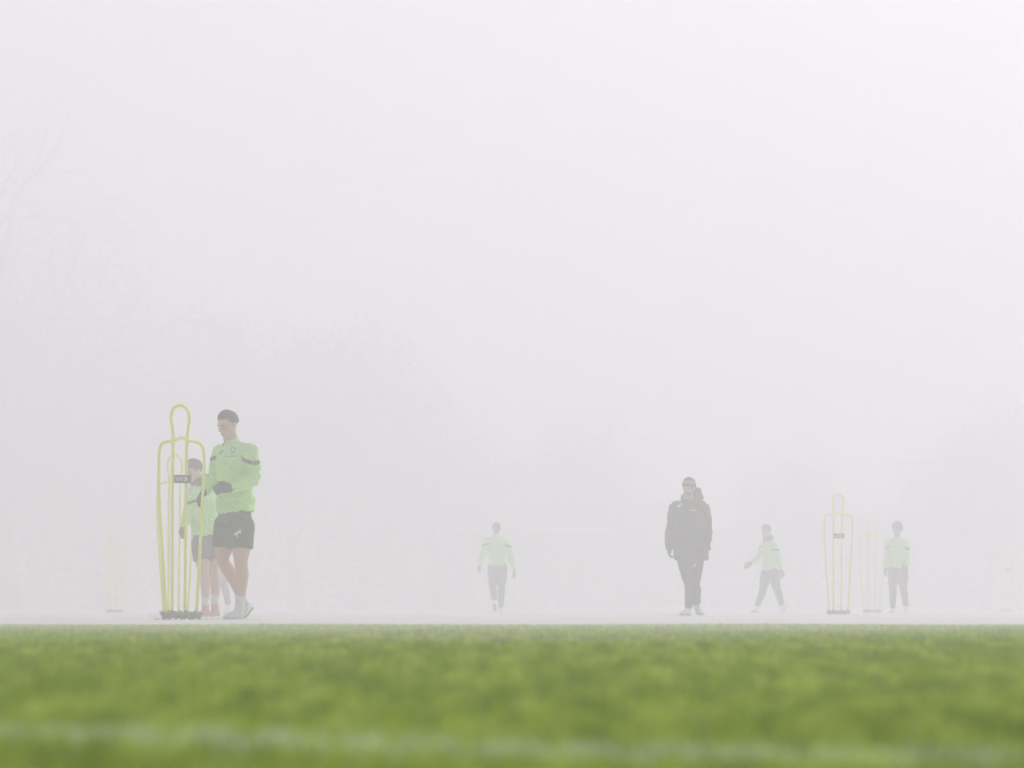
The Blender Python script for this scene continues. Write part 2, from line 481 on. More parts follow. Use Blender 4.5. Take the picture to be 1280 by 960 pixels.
def make_mannequin(label, with_plate=True):
    root = empty('training_mannequin', (0, 0, 0), label, 'training mannequin', 'wire training mannequins on the pitch')
    s = 145.0
    def q(px, py, y=0): return Vector(((px - 227.3) / s * 1.38, y, (774.5 - py) / s))
    r = 0.0137
    def sweep(pts, yy, name):
        mb = MB(); mb.tube(spline(pts, 6), r, 10)
        return put(name, mb.mesh(name), PIPE, root)
    sweep([q(209,768), q(205,700), q(200.8,622), q(200.6,590), q(201,566), q(204,556), q(211,552.3), q(219,551), q(223,548.6), q(227.5,547.4), q(232,548.6), q(236,551), q(244,552.3), q(250,555.5), q(253.2,565), q(253.4,590), q(251.6,622), q(248,700), q(244.5,768)], 0, 'outer_frame')
    y2 = 0.024
    sweep([q(218,768,y2), q(218.3,700,y2), q(218.6,600,y2), q(219.3,556,y2), q(218.6,538,y2), q(216.8,523,y2), q(219.5,511.5,y2), q(227.4,506.8,y2), q(235.6,511.5,y2), q(238.4,523,y2), q(236.8,538,y2), q(235.2,556,y2), q(234.6,600,y2), q(233.6,700,y2), q(233,768,y2)], 0, 'inner_frame')
    # rubber base with open slots underneath
    mb = MB()
    mb.box((-0.185, -0.07, 0.038), (0.18, 0.07, 0.062))
    mb.box((-0.20, -0.04, 0.046), (-0.185, 0.05, 0.056))
    for x0, x1 in ((-0.175, -0.10), (-0.07, -0.02), (0.01, 0.055), (0.09, 0.17)):
        mb.box((x0, -0.06, -0.012), (x1, 0.06, 0.038))
    for k in (209.3, 218, 233.2, 244.3):
        c = q(k, 768); mb.loft([((c.x, 0.01, 0.052), 0.02, 0.02), ((c.x, 0.01, 0.072), 0.02, 0.02), ((c.x, 0.01, 0.078), 0.014, 0.014)], 12)
    bm = bmesh.new(); me = mb.mesh('base'); bm.from_mesh(me)
    bmesh.ops.bevel(bm, geom=bm.edges[:], offset=0.004, segments=2, affect='EDGES'); bm.to_mesh(me); bm.free()
    put('base', me, RUBBER, root, smooth=False)
    if with_plate:
        mb = MB(); mb.box((-0.098, -0.024, 1.175), (0.087, -0.014, 1.246))
        me = mb.mesh('plate'); bm = bmesh.new(); bm.from_mesh(me)
        bmesh.ops.bevel(bm, geom=bm.edges[:], offset=0.003, segments=2, affect='EDGES'); bm.to_mesh(me); bm.free()
        pl = put('plate', me, PLATE, root, smooth=False)
        mb = MB()
        def bar(x0, z0, x1, z1): mb.box((x0 * 1.38, -0.0262, z0), (x1 * 1.38, -0.0235, z1))
        z0, z1 = 1.194, 1.228
        # three block letters and an arrow head, as on the photographed plate
        x = -0.060
        bar(x, z0, x + .006, z1); bar(x + .0065, z1 - .006, x + .018, z1); bar(x + .0065, z0 + .014, x + .018, z0 + .020); bar(x + .0065, z0, x + .018, z0 + .006)
        x = -0.037
        bar(x, z0, x + .006, z1); bar(x + .0065, z0 + .014, x + .012, z0 + .020); bar(x + .0125, z0, x + .018, z1)
        x = -0.014
        bar(x, z0, x + .006, z1); bar(x + .0065, z1 - .006, x + .016, z1); bar(x + .0065, z0, x + .016, z0 + .006)
        v = [(0.008, 1.190), (0.018, 1.190), (0.032, 1.211), (0.018, 1.232), (0.008, 1.232)]
        mb.add([(a * 1.38, -0.0265, c) for a, c in v] + [(a * 1.38, -0.0235, c) for a, c in v],
               [(0, 1, 2, 3, 4), (9, 8, 7, 6, 5)] + [(i, i + 5, (i + 1) % 5 + 5, (i + 1) % 5) for i in range(5)])
        put('lettering', mb.mesh('lettering'), PRINT, pl, smooth=False)
    return root

def copy_tree(o, parent=None, skip=()):
    c = o.copy(); COL.objects.link(c); c.parent = parent
    for ch in list(o.children):
        if ch.name.split('.')[0] not in skip:
            copy_tree(ch, c, skip)
    return c

m0 = make_mannequin('largest and nearest yellow wire mannequin, dark plate across its chest, beside the front player')
spots = [
    (220.0, 65.0, 38, ('plate',), 'yellow wire mannequin directly behind the largest one, seen through its bars'),
    (143.5, 118.0, 39, ('plate',), 'pale faded wire mannequin standing alone at the far left of the pitch'),
    (1048.5, 87.6, 28, (), 'taller of the two faint wire mannequins right of the coach, dark plate on its chest'),
    (1090.5, 114.0, 4, ('plate',), 'shorter faint wire mannequin without plate, just left of the rightmost player'),
    (1259.0, 163.0, 8, (), 'barely visible wire mannequin lost in fog near the right edge'),
]
copies = [(copy_tree(m0, None, sk), px, d, rz, lb) for px, d, rz, sk, lb in spots]
m0.location = at(227.3, 49.0); m0.rotation_euler = (0, 0, R(43))
for c, px, d, rz, lb in copies:
    c.location = at(px, d); c.rotation_euler = (0, 0, R(rz)); c['label'] = lb

# ------------------------------------------------------------------ people
def frame(fwd, up):
    f = Vector(fwd).normalized(); u = Vector(up); u = (u - f * u.dot(f)).normalized()
    return f, u.cross(f).normalized(), u         # forward, the person's left, up

def hand_pieces(mb, wrist, d, palm_n, thumb_side, grow=0.0, curl=0.5, k=1.0):
    """palm, four unequal curled fingers and a thumb"""
    d = Vector(d).normalized()
    n = Vector(palm_n); n = (n - d * n.dot(d)).normalized()
    t = n.cross(d).normalized()
    if t.dot(Vector(thumb_side)) < 0: t = -t
    w = Vector(wrist)
    rings = [(w - d * 0.02 * k, 0.026 * k + grow, 0.021 * k + grow, t), (w + d * 0.02 * k, 0.031 * k + grow, 0.018 * k + grow, t),
             (w + d * 0.06 * k, 0.040 * k + grow, 0.016 * k + grow, t), (w + d * 0.092 * k, 0.039 * k + grow, 0.013 * k + grow, t)]
    mb.loft(rings, 14)
    for off, ln, c in ((0.029, 0.072, curl * .8), (0.010, 0.080, curl), (-0.010, 0.074, curl * 1.1), (-0.028, 0.058, curl * 1.2)):
        p = w + d * 0.085 * k + t * off * k
        pts = [p - d * 0.015 * k, p]; ang = 0.15
        for j, fr in enumerate((0.45, 0.30, 0.25)):
            ang += c * (0.6 + 0.35 * j)
            dd = d * math.cos(ang) + n * math.sin(ang) + t * (off * 2.5)
            p = p + dd.normalized() * ln * fr * k; pts.append(p)
        r = 0.0088 * k + grow
        mb.limb(pts, [r, r, r * .96, r * .9, r * .8], 8)
    p = w + d * 0.03 * k + t * 0.026 * k
    pts = [p]
    for j, (a, l) in enumerate(((0.9, 0.034), (0.55, 0.03), (0.25, 0.024))):
        dd = d * math.cos(a) + t * math.sin(a) + n * 0.45
        p = p + dd.normalized() * l * k; pts.append(p)
    r = 0.0105 * k + grow
    mb.limb(pts, [r * 1.25, r * 1.1, r, r * .85], 8)

def head_pieces(mb, c, fr):
    f, l, u = fr
    def P(a, b, z): return c + f * a + l * b + u * z
    ax = (f, l, u)
    mb.ell(P(-0.006, 0, 0.032), (0.097, 0.076, 0.086), ax, 20, 14)
    mb.ell(P(0.022, 0, -0.035), (0.066, 0.060, 0.078), ax, 18, 12)
    mb.ell(P(0.004, 0, -0.06), (0.062, 0.057, 0.042), ax)          # jaw
    mb.ell(P(0.066, 0, -0.097), (0.021, 0.027, 0.018), ax)           # chin
    mb.ell(P(0.076, 0, 0.012), (0.016, 0.056, 0.011), ax)            # brow
    for s in (1, -1):
        mb.ell(P(0.062, s * 0.040, -0.028), (0.022, 0.022, 0.016), ax)     # cheekbone
        mb.ell(P(-0.008, s * 0.080, -0.012), (0.020, 0.008, 0.032), (( f * .95 + l * s * .3).normalized(), (l - f * s * .3).normalized(), u), 12, 8)
    mb.loft([(P(0.080, 0, 0.012), 0.008, 0.010, l), (P(0.093, 0, -0.012), 0.010, 0.011, l), (P(0.101, 0, -0.031), 0.016, 0.012, l), (P(0.088, 0, -0.040), 0.012, 0.008, l)], 10)
    mb.ell(P(0.080, 0, -0.066), (0.012, 0.026, 0.010), ax)           # mouth

def hair_mesh(c, fr, top=(0.106, 0.084, 0.096), front=0.055, back=-0.055, thick=1.0, crest=0.012):
    """a shell of hair that dives under the scalp below the hairline"""
    f, l, u = fr
    bm = bmesh.new(); bmesh.ops.create_icosphere(bm, subdivisions=5, radius=1.0)
    for v in bm.verts:
        a, b, z = v.co
        px, py, pz = a * top[0], b * top[1], z * top[2]
        line = front if px > 0.045 else (back if px < -0.03 else lerp(back, front, (px + 0.03) / 0.075))
        if abs(py) > 0.055 and -0.03 < px < 0.05: line -= 0.02
        k = max(0, min(1, (pz + 0.032 - line) / 0.014))
        sc = lerp(0.86, 1.0, k)
        n = noise.noise(Vector((px, py, pz)) * 55) * 0.004 * thick + noise.noise(Vector((px, py, pz)) * 18) * 0.006 * thick
        up_ = crest * max(0, z) ** 1.5 * (0.6 + 0.4 * a)
        v.co = c + f * (-0.006 + px * sc * (1 + n * 8)) + l * (py * sc * (1 + n * 8)) + u * (0.032 + pz * sc * (1 + n * 8) + up_)
    me = bpy.data.meshes.new('hair'); bm.to_mesh(me); bm.free()
    return me

def vec(p): return Vector(p)

def person(S):
    """S: dictionary of the pose; all joints in metres, x to the right, y away from the camera, z up"""
    vx = S.get('voxel', 0.007)
    root = empty('person', S['loc'], S['label'], 'person', S.get('group'))
    fr = frame(S['head_dir'], S.get('head_up', (0, 0, 1)))
    hc = vec(S['head'])
    tf = frame(S['body_dir'], vec(S['neck']) - vec(S['pelvis']))
    lat = (vec(S['sh_b']) - vec(S['sh_a'])).normalized()
    neck, chest, pel = vec(S['neck']), vec(S['chest']), vec(S['pelvis'])
    waist = lerp(pel, chest, 0.45)
    k = S.get('k', 1.0)
    # ---- the body, one continuous skin
    mb = MB()
    head_pieces(mb, hc, fr)
    mb.loft([(neck - (hc - neck) * 0.2, 0.062, 0.062), (lerp(neck, hc, 0.35), 0.056, 0.058), (lerp(neck, hc - fr[2] * 0.03, 0.9), 0.054, 0.056)], 14)
    mb.loft([(pel - Vector((0, 0, 0.10)), 0.10 * k, 0.09 * k, lat), (pel, 0.145 * k, 0.098 * k, lat), (waist, 0.135 * k, 0.095 * k, lat),
             (chest, 0.165 * k, 0.112 * k, lat), (lerp(chest, neck, 0.6), 0.16 * k, 0.095 * k, lat), (neck, 0.07, 0.065, lat), (neck + (hc - neck) * 0.2, 0.055, 0.055, lat)], 20)
    for s in 'ab':
        sh, el, wr = vec(S['sh_' + s]), vec(S['el_' + s]), vec(S['wr_' + s])
        mb.limb([neck + (sh - neck) * .25 - Vector((0, 0, .03)), sh + Vector((0, 0, .005))], [0.045, 0.055]); mb.limb([sh, lerp(sh, el, .4), el, lerp(el, wr, .3), wr], [0.060, 0.052, 0.041, 0.043, 0.027])
        hp = lerp(pel, vec(S['kn_' + s]), 0.1) + lat * (0.085 if s == 'b' else -0.085)
        kn, an = vec(S['kn_' + s]), vec(S['an_' + s])
        back = -vec(S.get('leg_fwd_' + s, S['body_dir'])).normalized()
        mb.limb([hp, lerp(hp, kn, .35), lerp(hp, kn, .75), kn, lerp(kn, an, .28) + back * .02, lerp(kn, an, .6) + back * .012, an], [0.062, 0.088, 0.078, 0.060, 0.060, 0.048, 0.036])
        toe = vec(S['toe_' + s])
        he = vec(S['heel_' + s]); up_ = Vector((0, 0, .026))
        mb.limb([an, lerp(he, toe, .18) + up_, lerp(he, toe, .6) + up_ * .9, lerp(he, toe, .92) + up_ * .7], [0.034, 0.026, 0.022, 0.013])
        hd = S.get('hand_' + s) or (wr - el)
        hand_pieces(mb, wr, hd, S.get('palm_' + s, -lat if s == 'b' else lat), S.get('thumb_' + s, S['body_dir']), 0.0, S.get('curl_' + s, 0.45), S.get('hk', 1.0))
    body = put('body', fuse(mb, 'body', vx, 3), S['skin'], root)
    # ---- face details
    if S.get('face', True):
        f, l, u = fr
        for s in (1, -1):
            m = MB(); m.ell(hc + f * 0.0795 + l * s * 0.031 - u * 0.008, (0.008, 0.0105, 0.0045), fr, 12, 8)
            put('eye', m.mesh('eye'), EYE_M, root)
            m = MB(); m.tube([hc + f * 0.088 + l * s * 0.013 + u * 0.013, hc + f * 0.090 + l * s * 0.030 + u * 0.018, hc + f * 0.078 + l * s * 0.050 + u * 0.013], 0.0045, 6)
            put('eyebrow', m.mesh('eyebrow'), HAIR, root)
        m = MB(); m.ell(hc + f * 0.087 - u * 0.066, (0.0065, 0.022, 0.0065), fr, 12, 8)
        put('lips', m.mesh('lips'), LIP, root)
    # ---- hair, beard, cap
    if S.get('hair', True):
        put('hair', hair_mesh(hc, fr, **S.get('hair_kw', {})), HAIR, root)
    if S.get('beard'):
        m = MB(); f, l, u = fr
        m.ell(hc + f * 0.030 - u * 0.080, (0.058, 0.060, 0.045), fr, 18, 12)
        m.ell(hc + f * 0.085 - u * 0.052, (0.012, 0.026, 0.006), fr)
        bme = fuse(m, 'beard', 0.006, 3); put('beard', bme, BEARD, root)
    if S.get('beanie'):
        f, l, u = fr
        me = hair_mesh(hc, fr, top=(0.112, 0.092, 0.108), front=0.052, back=-0.03, thick=0.4, crest=0.0)
        bn = put('beanie', me, GLOVE, root)
        for z in (0.040, 0.063):
            pts = []
            for i in range(25):
                a = 2 * math.pi * i / 24
                zz = z + 0.032 * (0.5 + 0.5 * math.cos(a)) - 0.005
                kk = math.sqrt(max(0, 1 - ((zz - 0.032) / 0.112) ** 2))
                pts.append(hc + f * (-0.006 + 0.112 * kk * math.cos(a)) + l * (0.093 * kk * math.sin(a)) + u * zz)
            m = MB(); m.tube(pts, 0.005, 6)
            put('stripe', m.mesh('stripe'), WHITE, bn)
    # ---- top
    g = 0.014
    if S['top'] == 'shirt':
        mb = MB(); hem = vec(S['hem'])
        hw = S.get('hem_w', 0.165)
        mb.loft([(hem - Vector((0, 0, .012)), hw, 0.145, lat), (lerp(hem, waist, .5), hw * .99, 0.146, lat), (waist, 0.165 * k, 0.128 * k, lat), (lerp(waist, chest, .6), 0.178 * k, 0.128 * k, lat), (chest, 0.185 * k, 0.130 * k, lat),
                 (lerp(chest, neck, 0.45), 0.185 * k, 0.118 * k, lat), (lerp(chest, neck, .8), 0.13 * k, 0.09, lat), (neck, 0.076, 0.072, lat), (lerp(neck, hc, .28), 0.066, 0.068, lat)], 24)
        A = {s: (vec(S['sh_' + s]), vec(S['el_' + s])) for s in 'ab'}
        yz = lerp(chest, neck, -0.15)
        ud = (neck - pel).normalized()
        def mark(me, sides):
            band = []; yoke = []
            for v in me.vertices:
                best = -1.0
                for s in sides:
                    a, b = A[s]; d = b - a; L = d.length; d = d / L
                    t = (v.co - a).dot(d); rad = (v.co - a - d * t)
                    if rad.length < 0.115 and -0.02 < t < L * 1.05:
                        ca = rad.normalized().dot(lat if s == 'b' else -lat)
                        best = max(best, 0.018 - abs(t - S.get('band_t', 0.10) - 0.045 * (ca - 0.3)))
                band.append(best); yoke.append((v.co - yz).dot(ud))
            at_ = me.attributes.new('band', 'FLOAT', 'POINT'); at_.data.foreach_set('value', band)
            at_ = me.attributes.new('yoke', 'FLOAT', 'POINT'); at_.data.foreach_set('value', yoke)
        for s in 'ab':
            mb.limb([neck + (vec(S['sh_' + s]) - neck) * .26 - Vector((0, 0, .022)), vec(S['sh_' + s])], [0.060, 0.056])
        me = fuse(mb, 'shirt', vx, 4)
        fo = S.get('fold', 1)
        ruffle(me, 0.014 * fo, seed=S.get('seed', 1), amp2=0.010 * fo, calm=neck)
        mark(me, '')
        top = put('shirt', me, SHIRT, root)
        for s in 'ab':
            sh, el, wr = vec(S['sh_' + s]), vec(S['el_' + s]), vec(S['wr_' + s])
            mb = MB()
            mb.limb([neck + (sh - neck) * .45 - Vector((0, 0, .022)), sh], [0.055, 0.060])
            mb.ell(sh - Vector((0, 0, .012)), (0.076, 0.076, 0.076))
            mb.limb([sh - Vector((0, 0, .03)), lerp(sh, el, .35), lerp(sh, el, .75), el], [0.070, 0.071, 0.062, 0.053])
            mb.limb([el, lerp(el, wr, .35), lerp(el, wr, .75), lerp(el, wr, .96)], [0.053, 0.055, 0.044, 0.036])
            m2 = fuse(mb, 'sleeve', vx, 3)
            ruffle(m2, 0.010 * fo, (14, 14, 22), seed=S.get('seed', 1) + 2, amp2=0.008 * fo, calm=neck)
            mark(m2, s)
            put('sleeve', m2, SHIRT, top)
        if S.get('collar', True):
            m = MB(); fw = Vector(S['body_dir']).normalized()
            m.tube([neck + fw * 0.082 + ud * 0.022, neck + fw * 0.108 - ud * 0.02, neck + fw * 0.120 - ud * 0.032], 0.0035, 6)
            put('zip', m.mesh('zip'), BLACK, top)
    else:
        mb = MB(); hem = vec(S['hem'])
        mb.loft([(hem, 0.225, 0.175, lat), (hem + Vector((0, 0, .03)), 0.236, 0.185, lat), (lerp(hem, waist, .5), 0.225, 0.175, lat), (waist, 0.215, 0.165, lat), (lerp(waist, chest, .6), 0.23, 0.17, lat),
                 (chest, 0.235, 0.168, lat), (lerp(chest, neck, .5), 0.215, 0.145, lat), (neck, 0.12, 0.11, lat), (lerp(neck, hc, .22), 0.098, 0.10, lat)], 26)
        for s in 'ab':
            sh, el, wr = vec(S['sh_' + s]), vec(S['el_' + s]), vec(S['wr_' + s])
            mb.limb([neck + (sh - neck) * .3 - Vector((0, 0, .05)), sh], [0.085, 0.092])
            mb.ell(sh - Vector((0, 0, .02)), (0.092, 0.092, 0.092))
            mb.limb([sh - Vector((0, 0, .04)), lerp(sh, el, .5), el], [0.098, 0.092, 0.080])
            mb.limb([el, lerp(el, wr, .5), wr], [0.082, 0.076, 0.060])
        me = fuse(mb, 'coat', vx, 5)
        ruffle(me, 0.014, (5, 5, 12), 2, 0.008)
        for v in me.vertices:                  # stitched quilting
            q_ = abs(math.sin(v.co.z * math.pi / 0.115)); v.co -= v.normal * 0.010 * max(0, 1 - q_ * 4)
        me.update()
        top = put('coat', me, COAT, root)
        # folded hood behind the head
        mb = MB(); bk = -Vector(S['body_dir']).normalized(); side = S['hood_side']
        n0 = neck + Vector((0, 0, 0.05))
        mb.ell(n0 + bk * 0.09 + lat * 0.05 * side, (0.115, 0.085, 0.075), None, 18, 12)
        mb.ell(n0 + lat * 0.10 * side + bk * 0.03 + Vector((0, 0, 0.045)), (0.062, 0.08, 0.085), None, 18, 12)
        mb.ell(n0 - lat * 0.085 * side + bk * 0.05 + Vector((0, 0, -0.01)), (0.05, 0.075, 0.05), None, 18, 12)
        me = fuse(mb, 'hood', 0.009, 4); ruffle(me, 0.015, (16, 16, 16), 5, 0.006)
        put('hood', me, COAT, top)
    if S.get('snood'):
        mb = MB()
        dn = (neck - hc).normalized(); f, l, u = fr
        c0 = lerp(neck, hc, .45)
        mb.loft([(neck - (hc - neck) * .1, 0.10, 0.098, lat), (lerp(neck, hc, .25), 0.095, 0.094, lat), (lerp(neck, hc, .5), 0.080, 0.088, lat)], 20)
        bk = -Vector(S['body_dir']).normalized()
        mb.ell(lerp(neck, hc, .25) + bk * 0.065, (0.075, 0.07, S.get('snood_h', 0.085)), None)
        me = fuse(mb, 'snood', 0.009, 4); ruffle(me, 0.008, (25, 25, 25), 3, 0.004)
        put('snood', me, BLACK, root)
    # ---- legs
    mb = MB()
    name = S['bottom']
    if name == 'shorts':
        mb.loft([(lerp(pel, waist, .5), 0.144, 0.106, lat), (pel, 0.163, 0.125, lat), (pel - Vector((0, 0, 0.09)), 0.165, 0.132, lat)], 22)
        for s in 'ab':
            hp = lerp(pel, vec(S['kn_' + s]), 0.1) + lat * (0.078 if s == 'b' else -0.078)
            kn = vec(S['kn_' + s]); e = S.get('short_end', 0.62)
            mb.loft([(lerp(hp, kn, .02), 0.085, 0.085, lat), (lerp(hp, kn, .1), 0.102, 0.108, lat), (lerp(hp, kn, .3), 0.112, 0.118, lat), (lerp(hp, kn, e * .9), 0.104, 0.112, lat), (lerp(hp, kn, e), 0.100, 0.108, lat)], 20)
        me = fuse(mb, 'shorts', vx, 3); ruffle(me, 0.010, (8, 8, 9), 4, 0.003)
    else:
        mb.loft([(lerp(pel, waist, .5), 0.150, 0.115, lat), (pel, 0.162, 0.120, lat), (pel - Vector((0, 0, 0.10)), 0.14, 0.11, lat)], 22)
        for s in 'ab':
            hp = lerp(pel, vec(S['kn_' + s]), 0.1) + lat * (0.083 if s == 'b' else -0.083)
            kn, an = vec(S['kn_' + s]), vec(S['an_' + s])
            back = -vec(S.get('leg_fwd_' + s, S['body_dir'])).normalized()
            mb.limb([hp, lerp(hp, kn, .35), lerp(hp, kn, .75), kn, lerp(kn, an, .3) + back * .02, lerp(kn, an, .65) + back * .01, lerp(kn, an, .93)], [0.106, 0.108, 0.092, 0.074, 0.074, 0.060, 0.051])
        me = fuse(mb, 'trousers', vx, 4); ruffle(me, 0.008, (10, 10, 14), 6, 0.003)
    bot = put(name, me, BLACK, root)
    for s in 'ab':
        kn, an, toe = vec(S['kn_' + s]), vec(S['an_' + s]), vec(S['toe_' + s])
        # sock
        mb = MB(); c = lerp(kn, an, S.get('sock_' + s, .82))
        mb.limb([c, lerp(c, an, .5), an, an - Vector((0, 0, .02))], [0.044, 0.044, 0.043, 0.042])
        put('sock', fuse(mb, 'sock', 0.007, 3), SOCK, root)
        # boot: heel to toe, with a sole of its own
        fwd = (toe - an); upv = Vector((0, 0, 1))
        sd = fwd.cross(upv).normalized(); up2 = sd.cross(fwd).normalized()
        flat = fwd - upv * 0
        ball = toe
        heel = vec(S['heel_' + s])
        fl = (ball - heel).normalized(); sd = fl.cross(upv).normalized(); upn = sd.cross(fl).normalized()
        L = (ball - heel).length
        mb = MB()
        mb.loft([(heel - fl * 0.012 + upn * .035, 0.020, 0.024, sd), (heel + upn * .036, 0.034, 0.036, sd), (heel + fl * L * .3 + upn * .040, 0.037, 0.040, sd), (heel + fl * L * .6 + upn * .032, 0.044, 0.032, sd),
                 (heel + fl * L * .85 + upn * .024, 0.045, 0.024, sd), (ball + upn * .018, 0.034, 0.017, sd), (ball + fl * .014 + upn * .015, 0.018, 0.010, sd)], 18)
        mb.limb([heel + fl * .045 + upn * .03, an], [0.044, 0.044])
        bt = put('boot', fuse(mb, 'boot', 0.006, 3), S.get('boot', BOOT_W), root)
        mb = MB()
        mb.loft([(heel - fl * 0.014 + upn * .004, 0.018, 0.008, sd), (heel + upn * .004, 0.035, 0.008, sd), (heel + fl * L * .35 + upn * .004, 0.033, 0.008, sd), (heel + fl * L * .75 + upn * .004, 0.047, 0.008, sd), (ball + upn * .005, 0.036, 0.008, sd), (ball + fl * .016 + upn * .006, 0.016, 0.006, sd)], 18)
        for fx, fs in ((.05, .5), (.05, -.5), (.25, .5), (.25, -.5), (.62, .7), (.62, -.7), (.85, .6), (.85, -.6), (.98, 0)):
            p = heel + fl * L * fx + sd * fs * .034
            mb.loft([(p + upn * .002, .007, .007), (p - upn * .012, .005, .005)], 8)
        put('sole', mb.mesh('sole'), S.get('sole_' + s, SOLE_D), bt)
        # glove, same pose as the hand inside it
        if S.get('gloves', True):
            wr, el = vec(S['wr_' + s]), vec(S['el_' + s])
            mb = MB(); hd = S.get('hand_' + s) or (wr - el)
            hand_pieces(mb, wr, hd, S.get('palm_' + s, -lat if s == 'b' else lat), S.get('thumb_' + s, S['body_dir']), 0.0045, S.get('curl_' + s, 0.45), S.get('hk', 1.0))
            mb.limb([lerp(el, wr, .90), wr], [0.034, 0.032], 12)
            put('glove', fuse(mb, 'glove', 0.0045, 2), GLOVE, root)
    return root, {'top': top, 'bottom': bot}

CAT = [(0,.36),(.05,.28),(.14,.26),(.22,.36),(.30,.33),(.36,.18),(.48,.02),(.62,0),(.60,.07),(.50,.14),(.47,.30),(.60,.44),(.74,.52),(.90,.48),(.98,.55),(.88,.62),(.84,.72),(.92,.78),(1,.86),(.94,.97),(.84,.90),(.72,.86),(.52,.74),(.34,.62),(.2,.48),(.1,.36)]

def decal(target, name, shapes, cx, cz, material, from_y=-2.0, depth=0.0025):
    """thin print laid onto the cloth of its target: shapes are outlines in metres round (cx, cz)"""
    me = target.data
    bvh = BVHTree.FromPolygons([v.co.copy() for v in me.vertices], [tuple(p.vertices) for p in me.polygons])
    V = []; Fc = []
    for sh in shapes:
        bm = bmesh.new()
        vs = [bm.verts.new((x + cx, 0, z + cz)) for x, z in sh]
        bm.faces.new(vs)
        bmesh.ops.triangulate(bm, faces=bm.faces[:])
        for _ in range(1): bmesh.ops.subdivide_edges(bm, edges=bm.edges[:], cuts=1, use_grid_fill=True)
        bm.verts.ensure_lookup_table(); bm.verts.index_update()
        n = len(V)
        for v in bm.verts:
            hit = bvh.ray_cast(Vector((v.co.x, from_y, v.co.z)), Vector((0, 1, 0)))
            y = hit[0].y if hit[0] else 0.0
            V.append(Vector((v.co.x, y - depth, v.co.z)))
        Fc += [tuple(n + w.index for w in f.verts) for f in bm.faces]
        bm.free()
    m2 = mesh_from(name, V, Fc)
    return put(name, m2, material, target, smooth=False)

def cat(sc, flip=False): return [[((1 - x if flip else x) * sc - sc / 2, z * sc - sc / 2) for x, z in CAT]]
def rect(x0, z0, x1, z1): return [(x0, z0), (x1, z0), (x1, z1), (x0, z1)]

def joints(cx, s, spec, base=None):
    """pixel joints (px, py, depth m) -> metres about the person's base"""
    gy = HOR + (EYE - PITCH_Z) * s
    return {k: ((v[0] - cx) / s, v[2], (gy - v[1]) / s) for k, v in spec.items()}

# ---- front player, walking to the left with bent arms
s = 143.5
S = joints(290, s, {
    'head': (285.5, 531, -0.05), 'neck': (290, 553.5, 0.0), 'chest': (293, 580, 0.0), 'pelvis': (294, 640, 0.0), 'hem': (295, 637, 0.0),
    'sh_a': (275.5, 564, 0.14), 'el_a': (267.5, 594, 0.17), 'wr_a': (254.5, 616, 0.02),
    'sh_b': (312.5, 564, -0.14), 'el_b': (318.5, 598, -0.14), 'wr_b': (293, 610.5, -0.30),
    'kn_a': (278, 701, 0.02), 'an_a': (303.5, 752, 0.12), 'heel_a': (312.5, 760.5, 0.15), 'toe_a': (302.5, 772.5, 0.03),
    'kn_b': (302, 703, -0.12), 'an_b': (300.5, 757, -0.10), 'heel_b': (303, 773, -0.09), 'toe_b': (283, 773.5, -0.19)})
S.update(loc=at(290, F / s), head_dir=(-0.72, -0.62, -0.30), head_up=(0, 0, 1), body_dir=(-0.66, -0.75, 0), skin=SKIN, top='shirt', bottom='shorts',
         voxel=0.0065, band_t=0.085, boot=BOOT_W, sole_b=SOLE_B, sole_a=SOLE_D, hem_w=0.178, fold=1.5, sock_a=.80, sock_b=.78, short_end=0.70,
         hand_b=(-0.95, -0.20, -0.05), palm_b=(0, 1, -0.5), thumb_b=(0, .3, 1), curl_b=0.30, hk=1.08,
         hand_a=(-0.45, -0.5, -0.75), palm_a=(0.5, -.3, -.3), thumb_a=(-.5, -.5, .5), curl_a=0.55,
         hair_kw=dict(top=(0.103, 0.081, 0.092), front=0.060, back=-0.015, crest=0.014),
         label='nearest player, bareheaded with short dark hair, mint green top, black shorts and white boots', group=None)
p1, c1 = person(S)
def px1(x, y, cx=290.0, s=143.5): return (x - cx) / s, (HOR + .1 * s - y) / s
x, z = px1(298, 667); decal(c1['bottom'], 'logo', cat(0.075), x, z, WHITE)
x, z = px1(276, 566); decal(c1['top'], 'logo', cat(0.055), x, z, GREYP)
x, z = px1(292, 563)
decal(c1['top'], 'crest', [[(0.022 * math.cos(a), 0.03 * math.sin(a)) for a in [2 * math.pi * i / 14 for i in range(14)]]], x, z, GREYP)
decal(c1['top'], 'crest_centre', [[(0.013 * math.cos(a), 0.02 * math.sin(a)) for a in [2 * math.pi * i / 12 for i in range(12)]]], x, z, WHITE, depth=0.005)
x, z = px1(290, 571)
decal(c1['top'], 'chest_print', [rect(-0.06 + .02 * i, -0.007, -0.048 + .02 * i, 0.007) for i in range(6)], x, z, GREYP)

